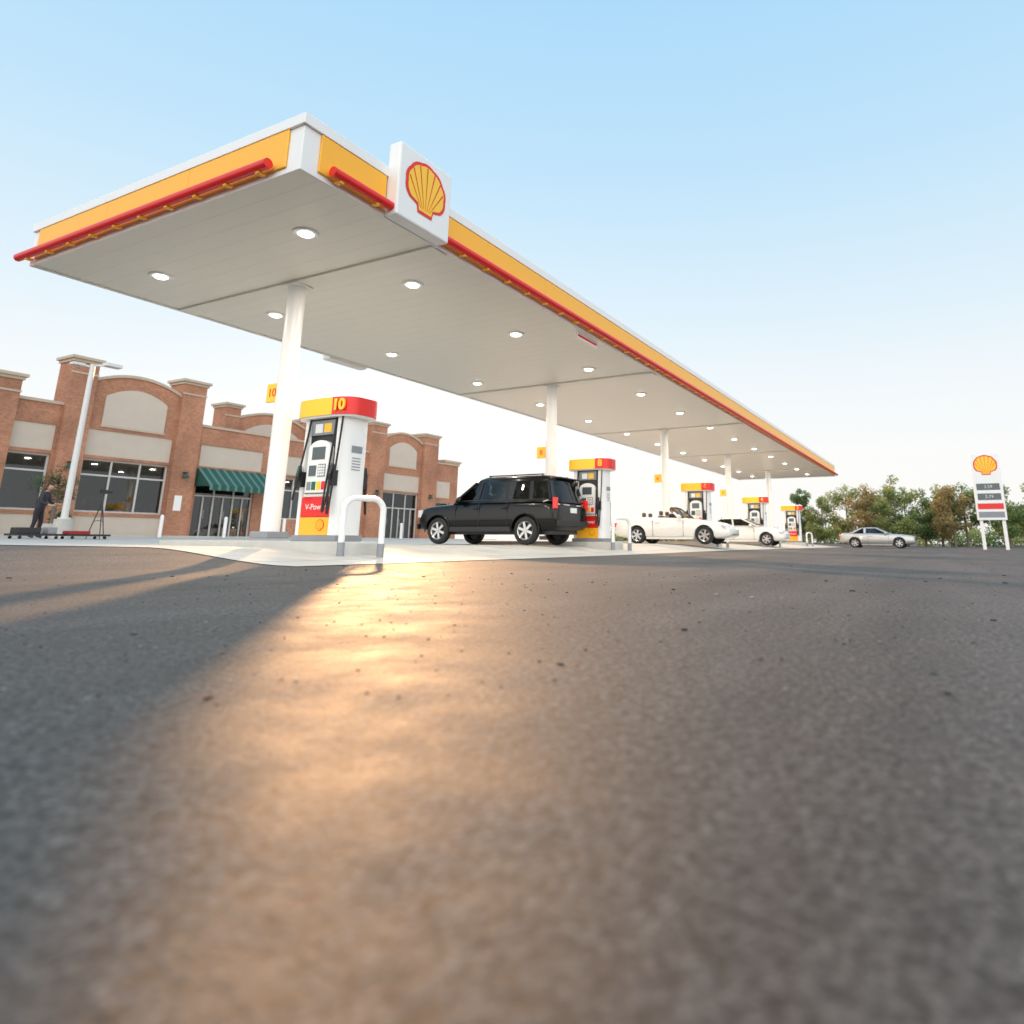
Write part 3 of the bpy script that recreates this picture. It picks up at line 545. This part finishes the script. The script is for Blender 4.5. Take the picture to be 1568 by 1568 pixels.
sed=dict(paint=Mp_white,hw=.90,wr=.33,under=.6,wx=(-1.35,1.38),
 st=[(-2.3,.45,.85,.65),(-2.26,.32,.95,.80),(-2.0,.24,1.02,.87),(-1.4,.22,1.03,.90),(.0,.2,1.0,.90),(.8,.2,.98,.90),(1.3,.2,.93,.89),(1.8,.22,.85,.87),(2.12,.25,.75,.80),(2.28,.32,.64,.66),(2.31,.4,.56,.5)],
 gh=[(.97,-1.95,1.12,.82),(1.36,-1.3,.25,.66),(1.42,-1.1,.1,.6),(1.45,-.8,-.15,.4)],win=(1.02,1.365),pil=[(-.35,-.42,.08)],
 seams=[(.75,.3,.9),(-.35,.3,.95),(-1.2,.5,.95)],handles=[(-.2,.84),(-1.1,.86)],rock=(.2,.27),mirror=[(.62,.86,1.02)],seats=[0,-.8],
 lights=[(1.95,2.2,.52,.80,.60,.74,M_head),(-2.28,-2.1,.52,.84,.72,.9,M_tail),(2.26,2.30,0,.4,.38,.5,M_dark)])
car('sedan_car',(37.0,9.8,gz(37,9)+.012),R(-90),sed)
coupe=dict(sed); coupe.update(paint=Mp_silver,hw=.95,wr=.36,wx=(-1.45,1.47),
 st=[(-2.5,.5,.88,.75),(-2.46,.34,.98,.86),(-2.2,.28,1.04,.92),(-1.5,.24,1.05,.95),(0,.22,1.0,.95),(.8,.22,.99,.95),(1.3,.22,.96,.945),(2.0,.25,.90,.93),(2.4,.28,.82,.88),(2.48,.4,.72,.8)],
 gh=[(.98,-1.85,1.0,.86),(1.36,-1.15,.2,.68),(1.42,-1.0,.05,.62),(1.45,-.7,-.2,.4)],win=(1.02,1.365),pil=[(-.75,-.75,.14)],seams=[(.8,.35,.92),(-.55,.35,.95)],handles=[(-.35,.84)],
 lights=[(2.3,2.47,.5,.85,.58,.74,M_head),(-2.49,-2.3,.2,.85,.72,.88,M_tail),(2.44,2.50,0,.8,.55,.76,M_dark)])
car('coupe_car',(54.4,4.7,gz(54,4.7)),R(-92),coupe)
# ------------------------------------------------------------------ people
def person(name,loc,rz,J,edges,colf,head,headrot=(0,0,0),shirt=None):
    E=empty(name,loc,rz); names=list(J); me=bpy.data.meshes.new('body'); me.from_pydata([J[k][0] for k in names],[(names.index(a),names.index(b_)) for a,b_ in edges],[])
    o=bpy.data.objects.new('body',me); sc.collection.objects.link(o); o.parent=E
    o.modifiers.new('s','SKIN'); sk=me.skin_vertices[0].data
    for i,k in enumerate(names): sk[i].radius=J[k][1]; sk[i].use_root=(k=='pelvis')
    m_=o.modifiers.new('u','SUBSURF'); m_.levels=2; bpy.context.view_layer.update(); apply_mods(o); me=o.data
    for m_ in(M_skin,shirt or M_shirt,M_pants,M_dark,M_hair): me.materials.append(m_)
    for p in me.polygons: p.material_index=colf(p.center); p.use_smooth=True
    bm=bmesh.new(); bmesh.ops.create_uvsphere(bm,u_segments=20,v_segments=14,radius=1)
    for v in bm.verts:
        x,y,z=v.co; jaw=1-.28*max(0,-z); v.co=Vector((x*.098*jaw+(.01 if z<0 else 0),y*.076*jaw,z*.118))
    hm=bpy.data.meshes.new('head'); bm.to_mesh(hm); bm.free(); hm.materials.append(M_skin); hm.materials.append(M_hair)
    for p in hm.polygons: c=p.center; p.material_index=1 if (c.z>.055 or (c.x<-.01 and c.z>-.05)) else 0; p.use_smooth=True
    ho=bpy.data.objects.new('head',hm); sc.collection.objects.link(ho); ho.parent=E; ho.location=head; ho.rotation_euler=headrot
    f=MB(); f.prism([(.09,-.012,.0),(.09,.012,.0),(.115,.01,-.03),(.115,-.01,-.03)],(0,0,.012),M_skin)
    for s_ in(-1,1): f.box(.085,.094,s_*.03-.01,s_*.03+.01,.005,.016,M_hair); f.box(-.015,.02,s_*.078-.008,s_*.078+.008,-.02,.03,M_skin)
    f.box(.08,.092,-.022,.022,-.062,-.052,M_lips); fo=f.build('face_features',E,bevel=.004); fo.parent=ho
    return E
J={'pelvis':((0,0,.95),(.15,.12)),'waist':((.03,0,1.1),(.13,.11)),'chest':((.09,0,1.32),(.16,.12)),'neck0':((.13,0,1.47),(.065,.065)),'neck':((.16,0,1.54),(.055,.055)),
 'shL':((.10,.19,1.43),(.07,.07)),'elL':((.16,.25,1.16),(.048,.048)),'wrL':((.38,.16,1.10),(.034,.034)),'haL':((.46,.13,1.11),(.035,.022)),
 'shR':((.10,-.19,1.43),(.07,.07)),'elR':((.14,-.26,1.15),(.048,.048)),'wrR':((.37,-.18,1.05),(.034,.034)),'haR':((.45,-.15,1.05),(.035,.022)),
 'hiL':((0,.1,.9),(.10,.10)),'knL':((.06,.12,.50),(.065,.065)),'anL':((-.02,.13,.10),(.045,.045)),'toL':((.15,.15,.04),(.045,.035)),
 'hiR':((0,-.1,.9),(.10,.10)),'knR':((.0,-.14,.50),(.065,.065)),'anR':((-.1,-.15,.10),(.045,.045)),'toR':((.07,-.17,.04),(.045,.035))}
Ed=[('pelvis','waist'),('waist','chest'),('chest','neck0'),('neck0','neck'),('chest','shL'),('shL','elL'),('elL','wrL'),('wrL','haL'),('chest','shR'),('shR','elR'),('elR','wrR'),('wrR','haR'),('pelvis','hiL'),('hiL','knL'),('knL','anL'),('anL','toL'),('pelvis','hiR'),('hiR','knR'),('knR','anR'),('anR','toR')]
for s_,h_ in((1,'haL'),(-1,'haR')):
    hx,hy,hz=J[h_][0]
    for k in range(4):
        J['f%d%s'%(k,h_)]=((hx+.045,hy+(k-1.5)*.02,hz-.005),(.009,.009)); J['g%d%s'%(k,h_)]=((hx+.075-.006*abs(k-1),hy+(k-1.5)*.021,hz-.03),(.008,.008)); Ed+=[(h_,'f%d%s'%(k,h_)),('f%d%s'%(k,h_),'g%d%s'%(k,h_))]
    J['t'+h_]=((hx+.02,hy-s_*.045,hz+.02),(.01,.01)); Ed.append((h_,'t'+h_))
def colf(c):
    if c.z<.09: return 3
    if c.z<.98: return 2
    if c.z>1.5 or c.x>.33 : return 0
    return 1
xq,yq=11.35,26.0
person('standing_person',(xq,yq,gz(xq,yq)),R(-50),J,Ed,colf,(.20,0,1.66),(0,R(18),0))
JD={'pelvis':((0,0,.62),(.15,.13)),'waist':((-.05,0,.8),(.13,.11)),'chest':((-.09,0,1.03),(.16,.12)),'neck':((-.09,0,1.2),(.055,.055)),
 'shL':((-.08,.19,1.12),(.065,.065)),'elL':((.1,.25,.9),(.045,.045)),'haL':((.36,.16,.98),(.033,.03)),'shR':((-.08,-.19,1.12),(.065,.065)),'elR':((.1,-.25,.9),(.045,.045)),'haR':((.36,-.14,.98),(.033,.03)),
 'knL':((.42,.12,.66),(.075,.075)),'knR':((.42,-.12,.66),(.075,.075)),'ftL':((.55,.12,.4),(.045,.045)),'ftR':((.55,-.12,.4),(.045,.045))}
EdD=[('pelvis','waist'),('waist','chest'),('chest','neck'),('chest','shL'),('shL','elL'),('elL','haL'),('chest','shR'),('shR','elR'),('elR','haR'),('pelvis','knL'),('pelvis','knR'),('knL','ftL'),('knR','ftR')]
cd=lambda c:(0 if c.z>1.17 or (c.x>.25 and c.z>.8) else (1 if c.z>.72 else 2))
D=person('seated_driver',(-.22,.34,.05),0,JD,EdD,cd,(-.07,0,1.33)); D.parent=C
D2=person('seated_driver',(.1,.38,.22),0,JD,EdD,cd,(-.07,0,1.33),shirt=M_rshirt); D2.parent=S
# ------------------------------------------------------------------ small set pieces near the store
E=empty('camera_tripod',(12.85,25.3,gz(12.8,25.3))); mb=MB()
for a in(20,140,260): mb.tube((math.cos(R(a))*.3,math.sin(R(a))*.3,0),(0,0,1.25),.014,.02,M_dark,8); mb.tube((math.cos(R(a))*.16,math.sin(R(a))*.16,.58),(0,0,.62),.01,.01,M_dark,6)
mb.tube((0,0,1.2),(0,0,1.5),.025,.025,M_dark,8); mb.box(-.1,.1,-.07,.07,1.5,1.64,M_dark); mb.tube((.1,0,1.57),(.24,0,1.57),.045,.05,M_dark,12); mb.build('legs_and_camera',E)
E=empty('equipment_cart',(11.3,24.6,gz(11.3,24.6))); mb=MB()
for i in range(2):
    x_=-1.2+i*1.4; mb.box(x_,x_+1.25,-.35,.35,.1,.16,M_dark)
    for a in(.15,1.1):
        for b_ in(-.3,.3): mb.tube((x_+a,b_-.02,.05),(x_+a,b_+.02,.05),.05,.05,M_rub,12)
mb.box(-1.1,-.5,-.25,.25,.16,.34,M_trim); mb.box(.3,.9,-.2,.25,.16,.26,M_rshirt); mb.box(-.3,-.05,-.2,.2,.16,.36,M_gray); mb.build('dolly_and_cases',E,bevel=.015)
# ------------------------------------------------------------------ vegetation
def leafm(n_,c):
    m=mat(n_,c,.7,var=.35,vscale=1.2); t,n,l,b=nt(m); tr=n.new('ShaderNodeBsdfTranslucent'); tr.inputs[0].default_value=(*[min(1,q*1.7) for q in c],1); ms=n.new('ShaderNodeMixShader'); ms.inputs[0].default_value=.45
    l.new(b.outputs[0],ms.inputs[1]); l.new(tr.outputs[0],ms.inputs[2]); l.new(ms.outputs[0],n['Material Output'].inputs[0]); return m
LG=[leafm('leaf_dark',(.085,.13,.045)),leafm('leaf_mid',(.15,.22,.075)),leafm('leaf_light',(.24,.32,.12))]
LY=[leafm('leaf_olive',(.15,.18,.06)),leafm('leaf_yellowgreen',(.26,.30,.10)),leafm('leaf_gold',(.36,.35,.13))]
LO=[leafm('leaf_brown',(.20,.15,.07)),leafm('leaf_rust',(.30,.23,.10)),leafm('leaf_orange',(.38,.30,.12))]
M_bark=mat('bark',(.16,.13,.10),.9,var=.3,vscale=6,bump=.5)
def leaves(mb,c,rad,n,size,mats,rnd):
    for _ in range(n):
        d=Vector((rnd.gauss(0,1),rnd.gauss(0,1),rnd.gauss(0,1))); d=d.normalized()*rad*(rnd.random()**.45); p=c+d
        a=Vector((rnd.uniform(-1,1),rnd.uniform(-1,1),rnd.uniform(-1,1))).normalized(); b_=a.orthogonal().normalized(); s_=size*rnd.uniform(.6,1.3)
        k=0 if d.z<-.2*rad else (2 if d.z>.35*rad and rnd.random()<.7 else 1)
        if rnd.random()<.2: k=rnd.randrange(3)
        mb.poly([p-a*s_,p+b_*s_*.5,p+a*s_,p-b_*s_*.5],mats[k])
def tree(name,x,y,h,spread,mats,seed,n=2600,leaf=.14,g=0,bare=.22):
    rnd=random.Random(seed); mb=MB(); r=h*.018+.03
    top=Vector((x+rnd.uniform(-.2,.2)*h/6,y,g+h*.85)); mb.tube((x,y,g-.1),(x,y,g+h*bare),r,r*.8,M_bark,10); mb.tube((x,y,g+h*bare),top,r*.8,r*.2,M_bark,8)
    cl=[]
    for i in range(16):
        t=rnd.uniform(bare+.02,.9); a=rnd.uniform(0,6.28); env=math.sin(math.pi*min(1,((t-bare)/(1-bare))*.8+.15))
        L_=spread*env*rnd.uniform(.55,1.0); p0=Vector((x,y,g+h*t*.85)); p1=p0+Vector((math.cos(a)*L_,math.sin(a)*L_,h*.1*rnd.uniform(.3,1.6))); mb.tube(p0,p1,r*.35,r*.08,M_bark,5); cl.append((p1,rnd.uniform(.22,.42)*spread)); cl.append((p0.lerp(p1,.55),rnd.uniform(.2,.34)*spread))
    cl.append((Vector((x,y,g+h*.93)),spread*.28)); tot=sum(c[1]**2 for c in cl)
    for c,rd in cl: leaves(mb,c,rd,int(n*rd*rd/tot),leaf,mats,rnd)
    return mb.build(name,fixn=False)
def polar(u_ang,r): return math.cos(R(u_ang))*r,math.sin(R(u_ang))*r
specs=[(10.4,86,6.8,1.5,LG),(8.8,84,5.5,2.0,LY),(7.0,88,7.1,2.5,LY),(5.6,84,6.8,2.4,LO),(4.6,90,6.0,2.2,LG),(3.55,82,7.6,2.2,LY),(2.9,88,6.7,2.2,LG),(1.7,84,6.1,2.2,LG),(.6,86,6.7,2.4,LY),(-.2,82,6.3,2.3,LO),(-1.0,84,6.6,2.4,LG),(-3.6,86,6.4,2.4,LG),(-5.0,88,6.6,2.6,LY)]
for i,(a,r_,h_,s_,m_) in enumerate(specs):
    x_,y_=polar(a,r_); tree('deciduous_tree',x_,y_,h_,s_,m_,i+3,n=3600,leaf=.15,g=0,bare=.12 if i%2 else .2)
mb=MB(); rnd=random.Random(5)
for i in range(120):
    a=-8+34*i/120+rnd.uniform(-.2,.2); r_=rnd.uniform(95,108); x_,y_=polar(a,r_); z=rnd.uniform(.3,2.2) if a<11 else rnd.uniform(.2,1.2)
    leaves(mb,Vector((x_,y_,z)),rnd.uniform(.9,1.8),170,.2,rnd.choice([LG,LG,LY]),rnd)
mb.build('distant_tree_line',fixn=False)
x_,y_=12.95,28.6; g=gz(x_,y_); E=empty('potted_tree'); mb=MB(); mb.tube((x_,y_,g),(x_,y_,g+.5),.24,.34,M_curb,18); mb.build('pot',E,auto=40)
LP=[leafm('pot_leaf_dark',(.03,.05,.015)),leafm('pot_leaf_mid',(.06,.10,.03)),leafm('pot_leaf_light',(.11,.15,.05))]
o=tree('foliage',x_,y_,2.45,.75,LP,99,n=1500,leaf=.045,g=g+.2,bare=.4); o.parent=E
x_,y_=13.8,30.0; g=gz(x_,y_); E=empty('flower_planter'); mb=MB(); mb.tube((x_,y_,g),(x_,y_,g+.45),.26,.34,M_beige,18); leaves(mb,Vector((x_,y_,g+.75)),.42,500,.05,LP,random.Random(3)); mb.build('pot_and_plants',E,fixn=False)
mb=MB(); rnd=random.Random(11); Md=mat('debris',(.03,.024,.02),.8,var=.4); Md2=mat('dry_leaf',(.16,.06,.025),.7); Md3=mat('pebble',(.32,.29,.25),.7)
for i in range(800):
    a=rnd.uniform(-3,68); r_=rnd.uniform(1.6,12) ; x_,y_=polar(a,r_); 
    if y_>7: continue
    s_=rnd.choice([.002,.003,.004,.005,.006])*(1+r_*.06)
    if rnd.random()<.05: s_*=2.4
    q=rnd.random(); t=rnd.uniform(0,6.28); mt=Md if q<.68 else (Md3 if q<.86 else Md2); el=rnd.uniform(.35,1); q_=rnd.uniform(0,3.1)
    pts=[]
    for k in range(5):
        u,v=math.cos(t+k*1.256)*s_*rnd.uniform(.5,1.5),math.sin(t+k*1.256)*s_*rnd.uniform(.5,1.5)*el
        pts.append((x_+u*math.cos(q_)-v*math.sin(q_),y_+u*math.sin(q_)+v*math.cos(q_),.001))
    mb.prism(pts,(0,0,s_*.35),mt)
mb.build('pavement_debris')
# ------------------------------------------------------------------ world, sun
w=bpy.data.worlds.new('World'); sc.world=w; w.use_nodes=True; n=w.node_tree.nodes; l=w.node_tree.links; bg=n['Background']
SAZ,SEL=44.3,12.0
sky=n.new('ShaderNodeTexSky'); sky.sky_type='NISHITA'; sky.sun_disc=False; sky.sun_elevation=R(SEL); sky.sun_rotation=R(90-SAZ); sky.air_density=1; sky.dust_density=1; sky.ozone_density=2
tc=n.new('ShaderNodeTexCoord'); sp=n.new('ShaderNodeSeparateXYZ'); l.new(tc.outputs['Generated'],sp.inputs[0])
cr=n.new('ShaderNodeValToRGB'); E_=cr.color_ramp.elements; E_[0].position=0.0; E_[0].color=(1.0,.98,.95,1); E_[1].position=1; E_[1].color=(.32,.62,1,1)
for p_,c_ in((.12,(1,1,.99,1)),(.22,(.91,.97,1,1)),(.32,(.77,.91,1,1)),(.5,(.56,.81,1,1)),(.7,(.43,.73,1,1))): e=E_.new(p_); e.color=c_
# added fill: unseen sky behind the camera brightened and warmed to light camera-facing surfaces
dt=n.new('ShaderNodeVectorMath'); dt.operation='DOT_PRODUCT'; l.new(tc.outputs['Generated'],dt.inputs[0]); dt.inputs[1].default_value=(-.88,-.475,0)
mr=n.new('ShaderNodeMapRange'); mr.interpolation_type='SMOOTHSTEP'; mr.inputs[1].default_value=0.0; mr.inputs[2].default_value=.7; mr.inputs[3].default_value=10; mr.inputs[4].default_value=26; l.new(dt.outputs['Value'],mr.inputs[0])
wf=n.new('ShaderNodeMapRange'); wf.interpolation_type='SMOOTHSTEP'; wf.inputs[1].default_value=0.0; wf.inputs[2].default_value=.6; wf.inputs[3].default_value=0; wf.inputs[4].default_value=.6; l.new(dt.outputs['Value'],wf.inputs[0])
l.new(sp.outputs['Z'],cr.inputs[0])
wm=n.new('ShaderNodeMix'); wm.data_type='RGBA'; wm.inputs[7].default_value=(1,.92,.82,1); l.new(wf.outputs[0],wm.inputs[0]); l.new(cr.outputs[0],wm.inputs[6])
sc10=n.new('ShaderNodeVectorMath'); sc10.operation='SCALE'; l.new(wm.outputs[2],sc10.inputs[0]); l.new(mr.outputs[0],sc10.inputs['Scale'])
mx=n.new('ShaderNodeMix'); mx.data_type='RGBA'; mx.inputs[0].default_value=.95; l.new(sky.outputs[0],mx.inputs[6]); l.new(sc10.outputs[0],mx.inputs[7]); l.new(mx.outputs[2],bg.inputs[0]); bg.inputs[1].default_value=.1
sd=bpy.data.lights.new('sun','SUN'); sd.energy=4.8; sd.angle=R(1.2); sd.color=(1,.54,.24); so=bpy.data.objects.new('sun',sd); sc.collection.objects.link(so)
dv=Vector((math.cos(R(SAZ))*math.cos(R(SEL)),math.sin(R(SAZ))*math.cos(R(SEL)),math.sin(R(SEL)))); so.rotation_euler=dv.to_track_quat('Z','Y').to_euler(); so.location=(0,0,30)
# ------------------------------------------------------------------ camera
f_,cx_,cy_,p_,roll,yaw=1031.94,885.51,569.94,.24607,.00672,.49537
cam=bpy.data.cameras.new('camera'); co=bpy.data.objects.new('camera',cam); sc.collection.objects.link(co); sc.camera=co
F=Vector((math.cos(yaw)*math.cos(p_),math.sin(yaw)*math.cos(p_),math.sin(p_))); Rr=Vector((math.sin(yaw),-math.cos(yaw),0)); Up=Rr.cross(F)
R2=Rr*math.cos(roll)+Up*math.sin(roll); U2=-Rr*math.sin(roll)+Up*math.cos(roll)
M=Matrix((R2,U2,-F)).transposed().to_4x4(); M.translation=(0,0,.33); co.matrix_world=M
cam.sensor_width=36; cam.lens=f_/1568*36; cam.shift_x=(784-cx_)/1568; cam.shift_y=-(784-cy_)/1568; cam.clip_end=2000; cam.clip_start=.02
cam.dof.use_dof=True; cam.dof.focus_distance=8; cam.dof.aperture_fstop=1.7
sc.view_settings.view_transform='Standard'; sc.view_settings.look='None'; sc.view_settings.exposure=0
